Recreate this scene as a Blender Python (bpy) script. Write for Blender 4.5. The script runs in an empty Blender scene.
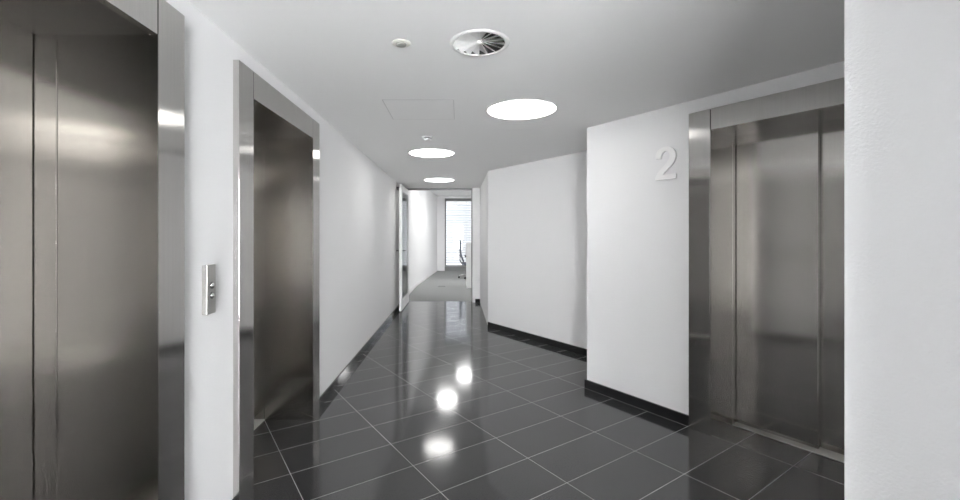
import bpy, bmesh, math
from mathutils import Vector, Matrix

PI = math.pi
S = bpy.context.scene
C = S.collection

# ------------------------------------------------------------------ scale facts
EYE = 1.312           # lens height
CEIL = 2.232          # lobby ceiling
OCEIL = 2.75          # office ceiling
LX = -1.06            # left wall plane
TH = math.radians(33.63)
NV = Vector((math.cos(TH), math.sin(TH), 0))      # from the tiles: into the slanted right walls
UV = Vector((-math.sin(TH), math.cos(TH), 0))     # along the slanted right walls, away
def nu(n, u): 
    p = NV*n + UV*u
    return (p.x, p.y)
NW = 2.945            # wall of the right elevator
NB = 3.735            # set-back slanted wall
DOOR_Y = 8.40

# ------------------------------------------------------------------ materials
def new_mat(name):
    m = bpy.data.materials.new(name); m.use_nodes = True
    nt = m.node_tree
    b = nt.nodes['Principled BSDF']
    return m, nt, b

def plain(name, col, rough=.5, metal=0, spec=.5, bump=0, bscale=200, detail=4):
    m, nt, b = new_mat(name)
    b.inputs['Base Color'].default_value = (*col, 1)
    b.inputs['Roughness'].default_value = rough
    b.inputs['Metallic'].default_value = metal
    b.inputs['Specular IOR Level'].default_value = spec
    if bump:
        tc = nt.nodes.new('ShaderNodeTexCoord')
        n = nt.nodes.new('ShaderNodeTexNoise'); n.inputs['Scale'].default_value = bscale; n.inputs['Detail'].default_value = detail
        bp = nt.nodes.new('ShaderNodeBump'); bp.inputs['Strength'].default_value = bump; bp.inputs['Distance'].default_value = .004
        nt.links.new(tc.outputs['Object'], n.inputs['Vector'])
        nt.links.new(n.outputs['Fac'], bp.inputs['Height'])
        nt.links.new(bp.outputs['Normal'], b.inputs['Normal'])
    return m

def emit(name, col, strength):
    m, nt, b = new_mat(name)
    b.inputs['Base Color'].default_value = (.9, .9, .9, 1)
    b.inputs['Emission Color'].default_value = (*col, 1)
    b.inputs['Emission Strength'].default_value = strength
    return m

def brushed(name, col, rough, aniso):
    """steel brushed upright: reflections smear sideways and stay sharp up and down"""
    m, nt, b = new_mat(name)
    nt.nodes.remove(b)
    out = nt.nodes['Material Output']
    g = nt.nodes.new('ShaderNodeBsdfAnisotropic')
    geo = nt.nodes.new('ShaderNodeNewGeometry')
    cr = nt.nodes.new('ShaderNodeVectorMath'); cr.operation = 'CROSS_PRODUCT'
    cr.inputs[1].default_value = (0.02, 0.03, 1)
    nt.links.new(geo.outputs['Normal'], cr.inputs[0])
    nt.links.new(cr.outputs['Vector'], g.inputs['Tangent'])
    tc = nt.nodes.new('ShaderNodeTexCoord')
    mp = nt.nodes.new('ShaderNodeMapping'); mp.inputs['Scale'].default_value = (260, 260, 1.2)
    n = nt.nodes.new('ShaderNodeTexNoise'); n.inputs['Scale'].default_value = 1; n.inputs['Detail'].default_value = 3
    r = nt.nodes.new('ShaderNodeValToRGB')
    r.color_ramp.elements[0].position = .3; r.color_ramp.elements[0].color = (*[c*.93 for c in col], 1)
    r.color_ramp.elements[1].position = .7; r.color_ramp.elements[1].color = (*col, 1)
    nt.links.new(tc.outputs['Object'], mp.inputs['Vector'])
    nt.links.new(mp.outputs['Vector'], n.inputs['Vector'])
    nt.links.new(n.outputs['Fac'], r.inputs['Fac'])
    nt.links.new(r.outputs['Color'], g.inputs['Color'])
    g.inputs['Roughness'].default_value = rough
    g.inputs['Anisotropy'].default_value = aniso
    nt.links.new(g.outputs['BSDF'], out.inputs['Surface'])
    return m

def glass(name, tint=(.965, .97, .97)):
    m, nt, b = new_mat(name)
    nt.nodes.remove(b)
    out = nt.nodes['Material Output']
    t = nt.nodes.new('ShaderNodeBsdfTransparent'); t.inputs['Color'].default_value = (*tint, 1)
    g = nt.nodes.new('ShaderNodeBsdfGlossy'); g.inputs['Roughness'].default_value = .02
    fr = nt.nodes.new('ShaderNodeFresnel'); fr.inputs['IOR'].default_value = 1.45
    mx = nt.nodes.new('ShaderNodeMixShader')
    nt.links.new(fr.outputs['Fac'], mx.inputs['Fac'])
    nt.links.new(t.outputs['BSDF'], mx.inputs[1]); nt.links.new(g.outputs['BSDF'], mx.inputs[2])
    nt.links.new(mx.outputs['Shader'], out.inputs['Surface'])
    return m

def granite_floor():
    m, nt, b = new_mat('polished_granite_tiles')
    L = nt.links
    def math_(op, a, bb=None):
        n = nt.nodes.new('ShaderNodeMath'); n.operation = op
        for i, v in enumerate((a, bb)):
            if v is None: continue
            if isinstance(v, (int, float)): n.inputs[i].default_value = v
            else: L.new(v, n.inputs[i])
        return n.outputs[0]
    tc = nt.nodes.new('ShaderNodeTexCoord')
    sep = nt.nodes.new('ShaderNodeSeparateXYZ'); L.new(tc.outputs['Object'], sep.inputs[0])
    x, y = sep.outputs[0], sep.outputs[1]
    n_ = math_('ADD', math_('MULTIPLY', x, NV.x), math_('MULTIPLY', y, NV.y))
    u_ = math_('ADD', math_('MULTIPLY', x, UV.x), math_('MULTIPLY', y, UV.y))
    a = math_('DIVIDE', math_('ADD', n_, .0714+6), .6)
    c = math_('DIVIDE', math_('ADD', u_, -.0576+9), .3)
    def line(v, size):
        f = math_('FRACT', v)
        d = math_('MULTIPLY', math_('MINIMUM', f, math_('SUBTRACT', 1, f)), size)
        return math_('LESS_THAN', d, .0017)
    grout = math_('MAXIMUM', line(a, .6), line(c, .3))
    # speckle
    sp = nt.nodes.new('ShaderNodeTexNoise'); sp.inputs['Scale'].default_value = 190; sp.inputs['Detail'].default_value = 3
    L.new(tc.outputs['Object'], sp.inputs['Vector'])
    rp = nt.nodes.new('ShaderNodeValToRGB')
    rp.color_ramp.elements[0].position = .35; rp.color_ramp.elements[0].color = (.012, .012, .013, 1)
    rp.color_ramp.elements[1].position = .72; rp.color_ramp.elements[1].color = (.062, .062, .064, 1)
    L.new(sp.outputs['Fac'], rp.inputs['Fac'])
    # each tile a shade of its own
    cv = nt.nodes.new('ShaderNodeCombineXYZ'); L.new(math_('FLOOR', a), cv.inputs[0]); L.new(math_('FLOOR', c), cv.inputs[1])
    wn = nt.nodes.new('ShaderNodeTexWhiteNoise'); L.new(cv.outputs[0], wn.inputs['Vector'])
    k = math_('ADD', math_('MULTIPLY', wn.outputs['Value'], .3), .85)
    sc = nt.nodes.new('ShaderNodeVectorMath'); sc.operation = 'SCALE'
    L.new(rp.outputs['Color'], sc.inputs[0]); L.new(k, sc.inputs['Scale'])
    mx = nt.nodes.new('ShaderNodeMix'); mx.data_type = 'RGBA'
    L.new(grout, mx.inputs['Factor']); L.new(sc.outputs['Vector'], mx.inputs['A'])
    mx.inputs['B'].default_value = (.40, .40, .39, 1)
    L.new(mx.outputs['Result'], b.inputs['Base Color'])
    L.new(math_('ADD', math_('MULTIPLY', grout, .4), .11), b.inputs['Roughness'])
    b.inputs['IOR'].default_value = 1.75
    return m

M = {}
M['plaster'] = plain('white_painted_plaster', (.862, .862, .868), .7, spec=.25, bump=.35, bscale=140)
M['ceiling'] = plain('white_ceiling_paint', (.95, .95, .945), .8, spec=.2, bump=.05, bscale=60)
M['white_lacquer'] = plain('white_lacquer', (.82, .82, .82), .35)
M['white_metal'] = plain('white_powder_coat', (.80, .80, .79), .4)
M['floor'] = granite_floor()
M['pale_bounce'] = plain('pale_bounce', (.78, .78, .77), .6, spec=.2, bump=.02)  # for the unseen rear floor, pale to bounce light upward
M['skirting'] = plain('black_polished_granite', (.014, .014, .015), .06)
M['frame_steel'] = brushed('bright_brushed_steel', (.64, .627, .61), .1386, -.654)
M['door_steel'] = brushed('satin_brushed_steel', (.47, .453, .43), .150, -.58)
M['soffit_steel'] = plain('darkened_steel', (.15, .145, .138), .2, metal=1)  # steel colour darkened to imitate dark reflections under the header
M['sill_metal'] = plain('aluminium_sill', (.62, .61, .58), .4)
M['alu'] = plain('satin_aluminium', (.62, .62, .61), .32, metal=1)
M['plate_steel'] = plain('nickel_plate', (.55, .54, .52), .38, metal=1)
M['shiny'] = plain('polished_steel', (.85, .85, .84), .1, metal=1)
M['gap'] = plain('dark_gap', (.02, .02, .02), .8)
M['seam'] = plain('grey_seam', (.56, .56, .56), .8)
M['rail_grey'] = plain('grey_painted_rail', (.27, .275, .27), .5)
M['dark_metal'] = plain('dark_grey_metal', (.06, .06, .065), .4, metal=.6)
M['grey_plastic'] = plain('grey_plastic', (.33, .33, .30), .5)
M['cream_plastic'] = plain('cream_plastic', (.76, .76, .70), .45)
M['black_plastic'] = plain('black_plastic', (.02, .02, .022), .45)
M['chair_mesh'] = plain('slate_mesh_fabric', (.10, .115, .14), .8, bump=.3, bscale=400)
M['carpet'] = plain('grey_carpet', (.265, .27, .268), .95, spec=.1, bump=.6, bscale=500)
M['glass'] = glass('clear_glass')
M['lamp'] = emit('lit_lamp_diffuser', (1, .985, .96), 8.5)
M['office_lamp'] = emit('lit_office_diffuser', (1, .99, .98), 27.0)
M['slat'] = plain('pale_blind_slats', (.50, .53, .58), .5)
M['anthracite'] = plain('grey_window_metal', (.20, .205, .21), .5)
M['numeral'] = plain('white_numeral_acrylic', (.97, .97, .965), .25)

# ------------------------------------------------------------------ mesh helpers
def box(bm, a, b, bevel=0, mtx=None):
    a = Vector(a); b = Vector(b)
    lo = Vector((min(a.x, b.x), min(a.y, b.y), min(a.z, b.z))); hi = Vector((max(a.x, b.x), max(a.y, b.y), max(a.z, b.z)))
    r = bmesh.ops.create_cube(bm, size=1)
    vs = r['verts']
    for v in vs:
        v.co = Vector([(lo[i]+hi[i])/2 + v.co[i]*(hi[i]-lo[i]) for i in range(3)])
    if bevel:
        es = list({e for v in vs for e in v.link_edges})
        rb = bmesh.ops.bevel(bm, geom=es, offset=bevel, segments=2, profile=.5, affect='EDGES')
        vs = list({v for f in rb['faces'] for v in f.verts} | {v for v in vs if v.is_valid})
    if mtx is not None:
        bmesh.ops.transform(bm, matrix=mtx, verts=vs)
    return vs

def prism(bm, pts, z0, z1):
    lo = [bm.verts.new((x, y, z0)) for x, y in pts]; hi = [bm.verts.new((x, y, z1)) for x, y in pts]
    n = len(pts)
    fs = [bm.faces.new(lo), bm.faces.new(hi)]
    for i in range(n):
        fs.append(bm.faces.new((lo[i], lo[(i+1) % n], hi[(i+1) % n], hi[i])))
    bmesh.ops.recalc_face_normals(bm, faces=fs)

def lathe(bm, prof, seg=48, mtx=None, closed=False):
    """prof: (r, z) list, spun about z"""
    rings = []
    new = []
    for r, z in prof:
        if r < 1e-6:
            v = bm.verts.new((0, 0, z)); new.append(v); rings.append([v])
        else:
            ring = [bm.verts.new((r*math.cos(2*PI*i/seg), r*math.sin(2*PI*i/seg), z)) for i in range(seg)]
            new += ring; rings.append(ring)
    fs = []
    pairs = list(zip(rings, rings[1:]))
    if closed: pairs.append((rings[-1], rings[0]))
    for A, B in pairs:
        for i in range(seg):
            j = (i+1) % seg
            if len(A) == 1 and len(B) == 1: continue
            if len(A) == 1: fs.append(bm.faces.new((A[0], B[i], B[j])))
            elif len(B) == 1: fs.append(bm.faces.new((A[i], B[0], A[j])))
            else: fs.append(bm.faces.new((A[i], B[i], B[j], A[j])))
    for f in fs: f.smooth = True
    bmesh.ops.recalc_face_normals(bm, faces=fs)
    if mtx is not None: bmesh.ops.transform(bm, matrix=mtx, verts=new)

def tube(bm, pts, r, seg=10):
    pts = [Vector(p) for p in pts]
    rings = []
    for i, p in enumerate(pts):
        d = (pts[min(i+1, len(pts)-1)] - pts[max(i-1, 0)]).normalized()
        q = d.to_track_quat('Z', 'Y')
        rr = r[i] if isinstance(r, (list, tuple)) else r
        rings.append([bm.verts.new(p + q @ Vector((rr*math.cos(2*PI*k/seg), rr*math.sin(2*PI*k/seg), 0))) for k in range(seg)])
    fs = []
    for A, B in zip(rings, rings[1:]):
        for i in range(seg):
            f = bm.faces.new((A[i], A[(i+1) % seg], B[(i+1) % seg], B[i])); f.smooth = True; fs.append(f)
    fs.append(bm.faces.new(rings[0])); fs.append(bm.faces.new(rings[-1]))
    bmesh.ops.recalc_face_normals(bm, faces=fs)

def obj(name, bm, mat, parent=None, loc=None, rotz=0):
    me = bpy.data.meshes.new(name); bm.to_mesh(me); bm.free()
    me.materials.append(mat)
    o = bpy.data.objects.new(name, me); C.objects.link(o)
    if parent: o.parent = parent
    if loc: o.location = loc
    if rotz: o.rotation_euler = (0, 0, rotz)
    return o

def thing(name, label, cat, loc=(0, 0, 0), rotz=0, group=None):
    o = bpy.data.objects.new(name, None); C.objects.link(o)
    o.empty_display_size = .1
    o.location = loc; o.rotation_euler = (0, 0, rotz)
    o['label'] = label; o['category'] = cat
    if group: o['group'] = group
    return o

def struct(name, bm, mat, parent=None):
    o = obj(name, bm, mat, parent)
    if not parent: o['kind'] = 'structure'
    return o
B = bmesh.new

def dup(root, loc, rotz=None, label=None, group=None):
    r = root.copy(); C.objects.link(r); r.location = loc
    if rotz is not None: r.rotation_euler = (0, 0, rotz)
    if label: r['label'] = label
    if group: r['group'] = group
    for ch in list(root.children):
        c = ch.copy(); C.objects.link(c); c.parent = r
        for g in list(ch.children):
            d = g.copy(); C.objects.link(d); d.parent = c
    return r

# ------------------------------------------------------------------ elevators' size
W = .876; H = 2.0; JW = .143; FH = 2.138; P = .030
LEFT_SPOTS = [1.023, 2.585]              # opening centres along the left wall
RIGHT_U = .9635                          # opening centre along the right wall

# ------------------------------------------------------------------ setting
REAR = -2.6
SKY_BEHIND, SKY_OFFICE = 54.0, .8     # sky set far brighter behind the camera to feed the added rear window
RX, E_Y = nu(1.45, -2.2)
bm = B(); box(bm, (-2.2, -1.5, -.1), (4.2, DOOR_Y+.02, 0)); struct('floor', bm, M['floor'])
bm = B(); box(bm, (-2.2, REAR, -.1), (RX, -1.5, 0)); struct('floor_pale_bounce', bm, M['pale_bounce'])  # unseen floor strip, added pale to bounce light onto the ceiling
bm = B(); box(bm, (-2.2, DOOR_Y+.02, -.1), (4.2, 15.75, .001)); struct('floor_carpet', bm, M['carpet'])

# left wall, with two elevator openings through it
bm = B()
g = .022
ys = [REAR]
for c in LEFT_SPOTS: ys += [c-W/2-g, c+W/2+g]
ys.append(6.80)
for i in range(0, len(ys), 2): box(bm, (LX-.5, ys[i], 0), (LX, ys[i+1], CEIL))
for c in LEFT_SPOTS: box(bm, (LX-.5, c-W/2-g, H+g), (LX, c+W/2+g, CEIL))
box(bm, (LX-.6, REAR, 0), (LX-.5, 6.8, CEIL))
struct('wall_left', bm, M['plaster'])

# white lacquered lining between the left wall's end and the glass door
bm = B(); box(bm, (LX-.5, 6.82, 0), (LX-.004, DOOR_Y, CEIL), .002); struct('trim_1', bm, M['white_lacquer'])

# slanted right walls
def nprism(bm, pts, z0, z1): prism(bm, [nu(*p) for p in pts], z0, z1)
UE = 2.428
bm = B()
a0, a1 = RIGHT_U-W/2-g, RIGHT_U+W/2+g
nprism(bm, [(NW, .20), (NW, a0), (NW+.5, a0), (NW+.5, .20)], 0, CEIL)
nprism(bm, [(NW, a1), (NW, UE), (NB+.2, UE), (NB+.2, a1+.3), (NW+.5, a1+.3), (NW+.5, a1)], 0, CEIL)
nprism(bm, [(NW, a0), (NW, a1), (NW+.5, a1), (NW+.5, a0)], H+g, CEIL)
nprism(bm, [(NW+.5, .20), (NW+.5, a1+.3), (NW+.6, a1+.3), (NW+.6, .20)], 0, CEIL)
struct('wall_right', bm, M['plaster'])

CX, CY = .43, (NB-.43*NV.x)/NV.y       # corner of set-back wall and corridor
uc = CX*UV.x + CY*UV.y
bm = B(); nprism(bm, [(NB, UE), (NB, uc), (NB+.2, uc), (NB+.2, UE)], 0, CEIL); struct('wall_setback', bm, M['plaster'])
q = nu(NB+.2, uc)
JY = 8.28
bm = B()
prism(bm, [(CX, CY), (CX, JY), (.283, JY), (.283, DOOR_Y), (.75, DOOR_Y), (.75, q[1]+.1), q], 0, CEIL)
struct('wall_corridor', bm, M['plaster'])
# pier in front of the right elevator's far side
bm = B()
PN, PU = 1.45, .365
nprism(bm, [(PN, PU), (NW, PU), (NW, .2), (PN+.16, .2), (PN+.16, -2.2), (PN, -2.2)], 0, CEIL)
struct('wall_pier', bm, M['plaster'])
e = nu(PN, -2.2); e2 = nu(PN+.16, -2.2)
RX = e[0]
# lobby end behind the camera, with a rear window added to light the ceiling
def window_frame(bm, a, b, z0, z1, n):
    a = Vector((*a, 0)); b = Vector((*b, 0)); d = (b-a).normalized(); w = Vector((d.y, -d.x, 0))*.03
    def bar(p, q, za, zb): prism(bm, [((p-w).x, (p-w).y), ((q-w).x, (q-w).y), ((q+w).x, (q+w).y), ((p+w).x, (p+w).y)], za, zb)
    L = (b-a).length
    for i in range(n+1):
        c = a + d*(.025 + (L-.05)*i/n); bar(c-d*.025, c+d*.025, z0, z1)
    bar(a, b, z0, z0+.05); bar(a, b, z1-.05, z1)
    return d, w
def window(name, a, b, z0, z1, n):
    bm = B(); d, w = window_frame(bm, a, b, z0, z1, n); o = struct(name, bm, M['anthracite'])
    bm = B(); a = Vector((*a, 0)); b = Vector((*b, 0)); w = w*.15
    prism(bm, [((a-w).x, (a-w).y), ((b-w).x, (b-w).y), ((b+w).x, (b+w).y), ((a+w).x, (a+w).y)], z0+.01, z1-.01); obj('window_pane', bm, M['glass'], o)
bm = B(); prism(bm, [e, e2, (e2[0], REAR), (RX, REAR)], 0, CEIL)
nprism(bm, [(.48, -.40), (PN, -.40), (PN, -.55), (.48, -.55)], 0, CEIL)  # unseen fin, added to keep the rear window's light off the pier
struct('wall_behind_with_shade_fin', bm, M['plaster'])
bm = B(); x0, x1 = -.40, .85
box(bm, (-2.2, REAR-.15, 0), (x0, REAR, CEIL)); box(bm, (x1, REAR-.15, 0), (4.2, REAR, CEIL)); box(bm, (x0, REAR-.15, 0), (x1, REAR, .1)); box(bm, (x0, REAR-.15, CEIL-.08), (x1, REAR, CEIL))
struct('wall_rear', bm, M['plaster'])
window('fill_window', (x0, REAR-.08), (x1, REAR-.08), .1, CEIL-.08, 3)  # unseen window, added to throw daylight on the ceiling

# skirting boards of polished black granite
BH, BT = .072, .015
bm = B()
prev = None
edges = [(REAR, LEFT_SPOTS[0]-W/2-JW), (LEFT_SPOTS[0]+W/2+JW, LEFT_SPOTS[1]-W/2-JW), (LEFT_SPOTS[1]+W/2+JW, 6.80)]
for s in edges: box(bm, (LX, s[0]+.001, 0), (LX+BT, s[1]-.001, BH), .0015)
box(bm, (LX-.004, 6.821, 0), (LX+BT, 7.9, BH), .0015)
struct('baseboard_left', bm, M['skirting'])
bm = B()
nprism(bm, [(NW-BT, RIGHT_U+W/2+JW+.002), (NW-BT, UE+BT), (NB-.04, UE+BT), (NB-.04, UE), (NW, UE), (NW, RIGHT_U+W/2+JW+.002)], 0, BH)
struct('baseboard_right', bm, M['skirting'])
bm = B()
nprism(bm, [(NB-BT, UE+BT), (NB-BT, uc-.01), (NB, uc), (NB, UE+BT)], 0, BH)
struct('baseboard_setback', bm, M['skirting'])
bm = B(); box(bm, (.335, JY-BT, 0), (CX-.001, JY, BH), .0015); struct('baseboard_corridor', bm, M['skirting'])

# ceilings
VENT = (.103, 2.044); VR = .128
bm = B(); prism(bm, [(-2.2, REAR-.15), (RX+.16, REAR-.15), (RX+.16, E_Y-.2), (4.2, E_Y-.2), (4.2, DOOR_Y), (-2.2, DOOR_Y)], CEIL, CEIL+.12); ceiling = struct('ceiling', bm, M['ceiling'])
bm = B(); lathe(bm, [(0, CEIL-.05), (VR, CEIL-.05), (VR, CEIL+.10), (0, CEIL+.10)], 64, Matrix.Translation((*VENT, 0)))
cut = obj('cut', bm, M['ceiling'])
md = ceiling.modifiers.new('hole', 'BOOLEAN'); md.operation = 'DIFFERENCE'; md.solver = 'EXACT'; md.object = cut
bpy.context.view_layer.update()
dg = bpy.context.evaluated_depsgraph_get()
me = bpy.data.meshes.new_from_object(ceiling.evaluated_get(dg))
ceiling.modifiers.clear(); ceiling.data = me
bpy.data.objects.remove(cut)

# office beyond the glass door
bm = B(); box(bm, (-2.2, DOOR_Y, OCEIL), (4.2, 15.8, OCEIL+.1)); struct('ceiling_office', bm, M['ceiling'])
bm = B()
prism(bm, [(-1.10, DOOR_Y), (-1.07, 10.95), (-.77, 15.6), (-2.0, 15.6), (-2.0, DOOR_Y)], 0, OCEIL)
struct('wall_office_left', bm, M['plaster'])
bm = B()
box(bm, (-2.0, DOOR_Y, CEIL), (4.0, DOOR_Y+.12, OCEIL)); box(bm, (.75, DOOR_Y, 0), (4.0, DOOR_Y+.12, CEIL))
struct('wall_office_front', bm, M['plaster'])
bm = B(); box(bm, (4.0, DOOR_Y, 0), (4.15, 15.75, OCEIL)); struct('wall_office_right', bm, M['plaster'])
WX0, WX1, WZ0, WZ1, WY = -.485, 2.6, .16, 2.66, 15.6
bm = B()
box(bm, (-.77, WY, 0), (WX0, WY+.15, OCEIL)); box(bm, (WX1, WY, 0), (4.0, WY+.15, OCEIL))
box(bm, (WX0, WY, 0), (WX1, WY+.15, WZ0)); box(bm, (WX0, WY, WZ1), (WX1, WY+.15, OCEIL))
struct('wall_office_back', bm, M['plaster'])
# skirting in the office
def skirt(bm, a, b, h=.07, t=.012):
    a = Vector((*a, 0)); b = Vector((*b, 0)); d = (b-a).normalized(); n = Vector((d.y, -d.x, 0))*t
    prism(bm, [(a.x, a.y), (b.x, b.y), (b.x+n.x, b.y+n.y), (a.x+n.x, a.y+n.y)], 0.001, h)
bm = B(); skirt(bm, (-1.07, 10.95), (-.772, 15.57)); skirt(bm, (-1.10, DOOR_Y+.15), (-1.07, 10.95)); struct('baseboard_office', bm, M['white_lacquer'])
bm = B(); box(bm, (WX0, WY-.10, .001), (WX1, WY, WZ0), .004); struct('trim_2', bm, M['anthracite'])
# window frame, glass
bm = B()
for x in (WX0, .55, 1.55, WX1-.05): box(bm, (x, WY+.02, WZ0), (x+.05, WY+.08, WZ1))
box(bm, (WX0, WY+.02, WZ0), (WX1, WY+.08, WZ0+.05)); box(bm, (WX0, WY+.02, WZ1-.05), (WX1, WY+.08, WZ1))
w1 = struct('window_1', bm, M['anthracite'])
bm = B(); box(bm, (WX0+.02, WY+.045, WZ0+.02), (WX1-.02, WY+.055, WZ1-.02)); obj('window_pane', bm, M['glass'], w1)

# frame of the glass door: jambs and head rail
bm = B()
box(bm, (-.985, DOOR_Y-.04, CEIL-.035), (.30, DOOR_Y+.02, CEIL-.0005), .002)
box(bm, (.262, DOOR_Y-.04, 0), (.283, DOOR_Y+.02, CEIL-.035), .002)
box(bm, (-1.06, DOOR_Y-.04, 0), (-.985, DOOR_Y+.02, CEIL-.0005), .002)
struct('door_1', bm, M['rail_grey'])

# ------------------------------------------------------------------ elevators
def elevator(label, loc, rotz, depth, back):
    t = thing('elevator_entrance', label, 'elevator', loc, rotz)
    fs, ds = M['frame_steel'], M['door_steel']
    w = W/2
    for s in (-1, 1):
        bm = B(); box(bm, (s*(w+.0042), -P, 0.001), (s*(w+JW), -.0005, FH), .0012); obj('jamb', bm, fs, t)
        bm = B(); prism(bm, [(s*w, -P), (s*w, depth), (s*(w+.02), depth), (s*(w+.02), 0), (s*(w+.0035), 0), (s*(w+.0035), -P)], .001, H); obj('reveal_panel', bm, ds, t)
        bm = B(); box(bm, (s*(w-.004), depth+.001, .008), (s*(w+.02), depth+back+.035, H+.018), .0008); obj('return_panel', bm, ds, t)
    bm = B(); box(bm, (-w+.0012, -P, H), (w-.0012, -.0005, FH), .0012); obj('header', bm, fs, t)
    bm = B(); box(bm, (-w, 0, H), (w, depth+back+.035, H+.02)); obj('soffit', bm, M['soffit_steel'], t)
    return t

# landing doors: two telescopic leaves, the rear one set back
def elevator_doors(t, depth, back, front_side):
    w = W/2; ds = M['door_steel']; s = front_side
    d0 = depth+back
    bm = B(); box(bm, (s*(w-.006), d0, .010), (s*(-.022), d0+.028, H+.015), .0025); obj('door_panel', bm, ds, t)
    bm = B(); box(bm, (-s*(w-.006), d0+.040, .010), (s*.02, d0+.068, H+.015), .0025); obj('door_panel', bm, ds, t)
    bm = B(); box(bm, (-w+.004, depth-.005, .001), (w-.004, depth+back-.001, .007), .001)
    sill = obj('threshold', bm, M['sill_metal'], t)
    bm = B(); box(bm, (-w-.02, depth+back-.0005, .001), (w+.02, depth+back+.08, .006)); obj('sill_track', bm, M['sill_metal'], t)
    bm = B(); box(bm, (-w-.02, depth+back+.082, .0), (w+.02, depth+back+.092, H+.02)); obj('car_front', bm, M['gap'], t)

for c, lab in zip(LEFT_SPOTS, (
        'nearest stainless steel elevator entrance on left wall, cut off by the photo edge',
        'stainless steel elevator entrance on left wall just past the call button plate')):
    t = elevator(lab, (LX, c, 0), PI/2, .315, .078)
    elevator_doors(t, .315, .078, 1)
p = nu(NW, RIGHT_U)
t = elevator('stainless steel elevator entrance on slanted right wall beside the raised numeral', (p[0], p[1], 0), TH-PI/2, .262, .05)
elevator_doors(t, .262, .05, -1)

# ------------------------------------------------------------------ call button plate
t = thing('call_button_panel', 'slim brushed steel call button plate on white wall between the two left elevators', 'call button', (LX, 1.792, .981), PI/2)
bm = B(); box(bm, (-.0315, -.022, 0), (.0315, 0, .206), .0015); obj('plate', bm, M['plate_steel'], t)
for z in (.077, .119):
    bm = B(); lathe(bm, [(0, .0375), (.0085, .0375), (.0105, .036), (.0115, .032), (.0115, .0315)], 32, Matrix.Translation((.004, .010, z)) @ Matrix.Rotation(PI/2, 4, 'X'))
    bt = obj('button', bm, M['shiny'], t)
    bm = B(); lathe(bm, [(.0118, .0318), (.0118, .0345), (.0145, .034), (.0145, .0318)], 32, Matrix.Translation((.004, .010, z)) @ Matrix.Rotation(PI/2, 4, 'X'), closed=True)
    obj('button_ring', bm, M['dark_metal'], bt)

# ------------------------------------------------------------------ the numeral on the right wall
pts = [(0, 0), (.66, 0), (.66, .155), (.255, .155), (.31, .215), (.43, .325), (.55, .435), (.63, .55), (.658, .68), (.642, .80), (.585, .90), (.48, .972), (.34, 1.0),
       (.20, .98), (.09, .912), (.03, .81), (.012, .665), (.195, .65), (.205, .74), (.235, .81), (.285, .85), (.345, .862), (.415, .84), (.458, .785), (.47, .70), (.445, .61), (.375, .51), (.27, .405), (.15, .295), (.06, .19), (.012, .09)]
NH = .236
uu = 1.642
p = nu(NW, 1.792)
bm = B()
f0 = [bm.verts.new((x*NH, -.010, z*NH)) for x, z in pts]; f1 = [bm.verts.new((x*NH, -.026, z*NH)) for x, z in pts]
fs = [bm.faces.new(f0), bm.faces.new(f1)]
for i in range(len(pts)):
    j = (i+1) % len(pts); fs.append(bm.faces.new((f0[i], f0[j], f1[j], f1[i])))
# two short studs hold it off the wall
box(bm, (.10*NH, -.0105, .06*NH), (.14*NH, 0, .10*NH)); box(bm, (.50*NH, -.0105, .85*NH), (.54*NH, 0, .89*NH))
bmesh.ops.recalc_face_normals(bm, faces=bm.faces[:])
o = obj('wall_numeral', bm, M['numeral'], None, (p[0], p[1], 1.709), TH-PI/2)
o['label'] = 'raised white numeral 2 on wall left of the right elevator'; o['category'] = 'number sign'

# ------------------------------------------------------------------ ceiling fittings
def downlight(label, loc, r, lamp, group='round ceiling lights'):
    t = thing('ceiling_light', label, 'ceiling light', loc, 0, group)
    bm = B(); lathe(bm, [(0, -.004), (r-.004, -.004), (r-.002, -.003), (r-.002, -.0005), (0, -.0005)], 72); obj('diffuser', bm, lamp, t)
    bm = B(); lathe(bm, [(r-.0015, -.0055), (r+.006, -.0055), (r+.007, -.0002), (r-.0015, -.0002)], 72, closed=True); obj('trim_ring', bm, M['white_metal'], t)
    return t
L1 = downlight('large round lit ceiling light nearest the camera, right of the access panel', (.466, 3.125, CEIL), .25, M['lamp'])
dup(L1, (-.295, 4.77, CEIL), label='round lit ceiling light above the corridor, behind the small white detector')
dup(L1, (-.315, 7.10, CEIL), label='farthest round lit ceiling light, just before the glass door')
for x, y in ((.30, -.85), (.75, -1.5), (1.25, -2.15)):
    dup(L1, (x, y, CEIL), label='round lit ceiling light behind the camera, seen only mirrored in steel', group='ceiling lights behind the camera')
O1 = downlight('round lit office ceiling light beyond the glass door', (-.27, 10.5, OCEIL), .25, M['office_lamp'], 'office ceiling lights')
for x, y in ((1.4, 10.5), (1.4, 12.6), (2.9, 11.5), (.2, 12.3), (2.6, 13.8)): dup(O1, (x, y, OCEIL))  # unseen copies, added to light the office

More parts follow.
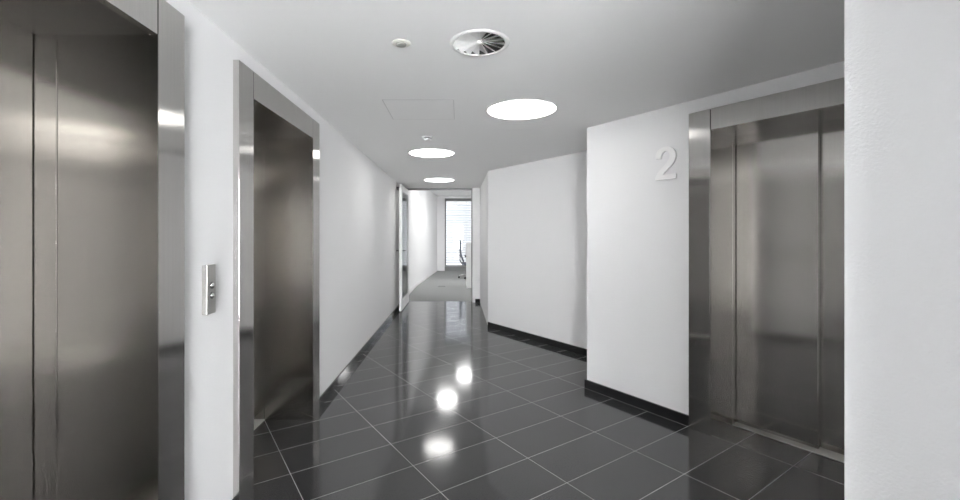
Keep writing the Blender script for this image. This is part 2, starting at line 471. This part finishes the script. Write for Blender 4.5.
# swirl air outlet
t = thing('air_vent', 'round white swirl air vent with radial blades in the ceiling', 'air vent', (*VENT, CEIL))
bm = B(); lathe(bm, [(VR-.006, -.004), (VR-.002, -.006), (.138, -.0055), (.145, -.001), (.145, -.0002), (VR-.006, -.0002)], 72, closed=True); obj('outer_ring', bm, M['white_metal'], t)
bm = B(); lathe(bm, [(VR-.002, 0), (VR-.002, .092), (0, .092)], 64); obj('duct_can', bm, M['gap'], t)
bm = B(); lathe(bm, [(0, -.003), (.009, -.003), (.012, 0), (.012, .02), (0, .02)], 32); obj('hub', bm, M['white_metal'], t)
NB_ = 16
for k in range(NB_):
    a = 2*PI*(k+.5)/NB_
    bm = B()
    er = Vector((math.cos(a), math.sin(a), 0)); et = Vector((-math.sin(a), math.cos(a), 0)); z = Vector((0, 0, 1))
    vs = []
    til = math.radians(34)
    sl = et*math.cos(til) + z*math.sin(til)
    nn = er.cross(sl)
    ring = []
    for r, hw in ((.010, .004), (.1265, .036)):
        for sg in (-1, 1):
            for th in (0, .0014):
                v = bm.verts.new(er*r + sl*(sg*hw) + nn*th + z*(.012)); ring.append(v)
    A = ring
    for idx in ((0, 2, 6, 4), (1, 5, 7, 3), (0, 1, 3, 2), (4, 6, 7, 5), (0, 4, 5, 1), (2, 3, 7, 6)):
        bm.faces.new([A[i] for i in idx])
    bmesh.ops.recalc_face_normals(bm, faces=bm.faces[:])
    obj('blade', bm, M['white_metal'], t)

# small flush sensor, cream ring with a grey centre
t = thing('ceiling_sensor', 'small cream ceiling sensor with grey centre, left of the air vent', 'ceiling sensor', (-.273, 2.04, CEIL))
bm = B(); lathe(bm, [(0, -.006), (.030, -.006), (.040, -.005), (.046, -.0005), (0, -.0005)], 40); obj('base_ring', bm, M['cream_plastic'], t)
bm = B(); lathe(bm, [(0, -.014), (.018, -.0135), (.024, -.011), (.026, -.0062), (0, -.0062)], 40); obj('sensor_cap', bm, M['grey_plastic'], t)

# smoke detector farther along
t = thing('smoke_detector', 'small white round smoke detector on ceiling between the access panel and corridor light', 'smoke detector', (-.285, 3.98, CEIL))
bm = B(); lathe(bm, [(0, -.012), (.046, -.012), (.052, -.009), (.053, -.0005), (0, -.0005)], 40); obj('base', bm, M['white_metal'], t)
bm = B(); lathe(bm, [(0, -.022), (.036, -.022), (.036, -.0122), (0, -.0122)], 40); obj('smoke_slot', bm, M['dark_metal'], t)
bm = B(); lathe(bm, [(0, -.040), (.020, -.039), (.034, -.033), (.040, -.0222), (0, -.0222)], 40); obj('cap', bm, M['white_metal'], t)

# access panel: a flush flap within a fine seam
t = thing('access_panel', 'square flush white access panel in the ceiling left of the first light', 'access panel', (-.272, 3.135, CEIL))
hs = .242
bm = B(); box(bm, (-hs+.002, -hs+.002, -.0016), (hs-.002, hs-.002, -.0003)); obj('flap', bm, M['ceiling'], t)
bm = B()
for a, b in (((-hs-.002, -hs-.002), (hs+.002, -hs+.001)), ((-hs-.002, hs-.001), (hs+.002, hs+.002)), ((-hs-.002, -hs), (-hs+.001, hs)), ((hs-.001, -hs), (hs+.002, hs))):
    box(bm, (*a, -.0012), (*b, -.0003))
obj('seam', bm, M['seam'], t)

# ------------------------------------------------------------------ the open glass door
t = thing('glass_door', 'white framed glass door standing open against the left corridor wall', 'door', (-.984, DOOR_Y-.045, 0))
# local: y negative runs to the leading edge
DW, DT, DH = 1.10, .043, 2.185
bm = B()
for y0, y1 in ((-.095, 0), (-DW, -DW+.095)): box(bm, (-DT/2, y0, .012), (DT/2, y1, DH), .0015)
box(bm, (-DT/2, -DW+.095, .012), (DT/2, -.095, .18), .0015); box(bm, (-DT/2, -DW+.095, DH-.11), (DT/2, -.095, DH), .0015)
obj('door_frame', bm, M['white_lacquer'], t)
bm = B(); box(bm, (-.006, -DW+.088, .172), (.006, -.088, DH-.103)); obj('glass_pane', bm, M['glass'], t)
for s in (-1, 1):
    bm = B()
    lathe(bm, [(0, 0), (.024, 0), (.024, .007), (0, .007)], 24, Matrix.Translation((s*DT/2, -DW+.05, 1.045)) @ Matrix.Rotation(s*PI/2, 4, 'Y'))
    rose = obj('handle_rose', bm, M['alu'], t)
    bm = B(); tube(bm, [(s*(DT/2+.005), -DW+.05, 1.045), (s*(DT/2+.038), -DW+.05, 1.045), (s*(DT/2+.046), -DW+.055, 1.045), (s*(DT/2+.048), -DW+.07, 1.045), (s*(DT/2+.048), -DW+.18, 1.045)], .009)
    obj('lever', bm, M['dark_metal'], rose)
for z in (.25, 1.1, 1.95):
    bm = B(); lathe(bm, [(0, z-.05), (.009, z-.05), (.009, z+.05), (0, z+.05)], 16, Matrix.Translation((-DT/2-.004, -.004, 0))); obj('hinge', bm, M['alu'], t)
bm = B(); box(bm, (-DT/2-.042, -DW+.03, 2.085), (-DT/2, -DW+.26, 2.14), .004); cl = obj('door_closer', bm, M['dark_metal'], t)
bm = B(); tube(bm, [(-DT/2-.022, -DW+.10, 2.14), (-DT/2-.022, -DW+.10, 2.168), (-DT/2-.030, -DW+.35, 2.170), (-DT/2-.022, -.25, 2.200)], .007); obj('closer_arm', bm, M['alu'], cl)

# ------------------------------------------------------------------ office things
# venetian blind outside the office window
t = thing('venetian_blind', 'pale horizontal venetian blind at the far office window', 'window blind', (0, WY+.16, 0))
bm = B()
zz = WZ0+.04
while zz < WZ1-.12:
    m = Matrix.Translation((0, .045, zz)) @ Matrix.Rotation(math.radians(-32), 4, 'X')
    box(bm, (WX0+.01, -.040, -.0012), (WX1-.01, .040, .0012), 0, m)
    zz += .092
obj('slats', bm, M['slat'], t)
bm = B(); box(bm, (WX0, 0, WZ1-.09), (WX1, .10, WZ1+.02)); obj('head_box', bm, M['anthracite'], t)
for x in (WX0+.02, .3, 1.2, WX1-.02):
    bm = B(); tube(bm, [(x, .045, WZ0), (x, .045, WZ1-.08)], .004, 6); obj('guide_wire', bm, M['anthracite'], t)

# white cabinet right of the doorway
t = thing('cabinet', 'white office cabinet standing on grey carpet in front of the swivel chair', 'cabinet', (.61, 10.72, .001))
bm = B(); box(bm, (-.40, -.22, .05), (.40, .22, 1.09), .003); obj('body', bm, M['white_lacquer'], t)
bm = B(); box(bm, (-.405, -.225, 1.0905), (.405, .225, 1.115), .003); obj('top', bm, M['white_lacquer'], t)
bm = B(); box(bm, (-.39, -.20, 0), (.39, .20, .0495)); obj('plinth', bm, M['white_lacquer'], t)
for s in (-1, 1):
    bm = B(); box(bm, (s*.003, .2205, .055), (s*.397, .238, 1.085), .002); d = obj('cabinet_door', bm, M['white_lacquer'], t)
    bm = B(); tube(bm, [(s*.04, .2385, .6), (s*.04, .262, .6), (s*.04, .262, .75), (s*.04, .2385, .75)], .005); obj('door_handle', bm, M['alu'], d)

# swivel chair, turned to the right
t = thing('office_chair', 'dark grey swivel office chair behind white cabinet near the blind', 'chair', (.33, 12.95, .001), 0)
for k in range(5):
    a = 2*PI*k/5 + .55
    e_ = Vector((math.cos(a), math.sin(a), 0))
    bm = B(); tube(bm, [e_*.03 + Vector((0, 0, .115)), e_*.17 + Vector((0, 0, .10)), e_*.30 + Vector((0, 0, .075))], [.024, .018, .014]); lg = obj('leg', bm, M['shiny'], t)
    bm = B(); side = Vector((-e_.y, e_.x, 0))
    for s in (-1, 1):
        q = e_.to_track_quat('X', 'Z')
        mt = Matrix.Translation(e_*.30 + side*(s*.016) + Vector((0, 0, .029))) @ side.to_track_quat('Z', 'X').to_matrix().to_4x4()
        lathe(bm, [(0, -.010), (.026, -.010), (.029, -.006), (.029, .006), (.026, .010), (0, .010)], 20, mt)
    tube(bm, [e_*.30 + Vector((0, 0, .029)), e_*.30 + Vector((0, 0, .08))], .006)
    obj('caster', bm, M['black_plastic'], lg)
bm = B(); tube(bm, [(0, 0, .10), (0, 0, .26)], .028, 20); tube(bm, [(0, 0, .25), (0, 0, .42)], .016, 16); obj('column', bm, M['dark_metal'], t)
bm = B(); box(bm, (-.12, -.10, .40), (.12, .10, .43), .008); obj('mechanism', bm, M['black_plastic'], t)
def sheet(bm, grid, th):
    """a soft slab from a grid of points"""
    n, m_ = len(grid), len(grid[0])
    V = [[bm.verts.new(p) for p in row] for row in grid]
    fs = [bm.faces.new((V[i][j], V[i+1][j], V[i+1][j+1], V[i][j+1])) for i in range(n-1) for j in range(m_-1)]
    for f in fs: f.smooth = True
    bmesh.ops.recalc_face_normals(bm, faces=fs)
    bmesh.ops.solidify(bm, geom=fs, thickness=th)
    for f in bm.faces: f.smooth = True
gr = []
for i in range(9):
    x = -.22 + .46*i/8
    gr.append([(x, -.235+.47*j/8, .475 - .02*(1-((j-4)/4)**2) - (.05*((i-6)/2)**2 if i > 6 else 0)) for j in range(9)])
bm = B(); sheet(bm, gr, .05); obj('seat', bm, M['chair_mesh'], t)
gr = []
for i in range(11):
    s_ = i/10
    z = .50 + .66*s_
    x = -.155 - .085*s_ - .055*math.sin(PI*min(1, s_*1.15)) + (-.02*((s_-.85)/.15) if s_ > .85 else 0)
    w_ = .22 - .05*s_**3
    gr.append([(x - .035*(1-((j-4)/4)**2), w_*(j-4)/4, z) for j in range(9)])
bm = B(); sheet(bm, gr, .022); bk = obj('backrest', bm, M['chair_mesh'], t)
bm = B(); tube(bm, [(-.08, 0, .41), (-.20, 0, .43), (-.262, 0, .52), (-.275, 0, .72)], .018); obj('back_support', bm, M['black_plastic'], bk)
for s in (-1, 1):
    bm = B(); tube(bm, [(0, s*.12, .42), (0, s*.27, .43), (-.01, s*.29, .50), (-.02, s*.29, .66)], .013)
    box(bm, (-.13, s*.29-.035, .655), (.13, s*.29+.035, .685), .01); obj('armrest', bm, M['black_plastic'], t)

# flat floor outlet cover on the carpet
t = thing('floor_outlet', 'flat dark floor outlet lid on the grey office carpet', 'floor outlet', (-.42, 10.95, .001))
bm = B(); box(bm, (-.10, -.09, 0), (.10, .09, .006), .002); obj('lid_frame', bm, M['anthracite'], t)
bm = B(); box(bm, (-.085, -.075, .0062), (.085, .075, .009), .001); obj('lid', bm, M['carpet'], t)

# ------------------------------------------------------------------ daylight behind the office window
wd = bpy.data.worlds.new('overcast_daylight'); S.world = wd; wd.use_nodes = True
bg = wd.node_tree.nodes['Background']
nt = wd.node_tree
tc = nt.nodes.new('ShaderNodeTexCoord'); sx = nt.nodes.new('ShaderNodeSeparateXYZ'); nt.links.new(tc.outputs['Generated'], sx.inputs[0])
mr = nt.nodes.new('ShaderNodeMapRange'); mr.inputs['From Min'].default_value = -.5; mr.inputs['From Max'].default_value = .5
mr.inputs['To Min'].default_value = SKY_BEHIND; mr.inputs['To Max'].default_value = SKY_OFFICE
nt.links.new(sx.outputs['Y'], mr.inputs['Value']); nt.links.new(mr.outputs['Result'], bg.inputs['Strength'])
bg.inputs['Color'].default_value = (.98, .985, 1.0, 1)

# ------------------------------------------------------------------ camera
cam = bpy.data.cameras.new('camera'); co = bpy.data.objects.new('camera', cam); C.objects.link(co)
co.location = (0, 0, EYE); co.rotation_euler = (PI/2, 0, 0)
cam.sensor_width = 36; cam.lens = 36*425.6/960
cam.shift_x = (480-458)/960; cam.shift_y = -(250-235.1)/960
cam.clip_start = .02; cam.clip_end = 100
S.camera = co

S.view_settings.view_transform = 'Standard'; S.view_settings.look = 'None'
S.view_settings.gamma = 1; S.view_settings.use_curve_mapping = False
S.view_settings.exposure = 0.36
S.cycles.max_bounces = 16; S.cycles.diffuse_bounces = 10; S.cycles.glossy_bounces = 8; S.cycles.transparent_max_bounces = 12
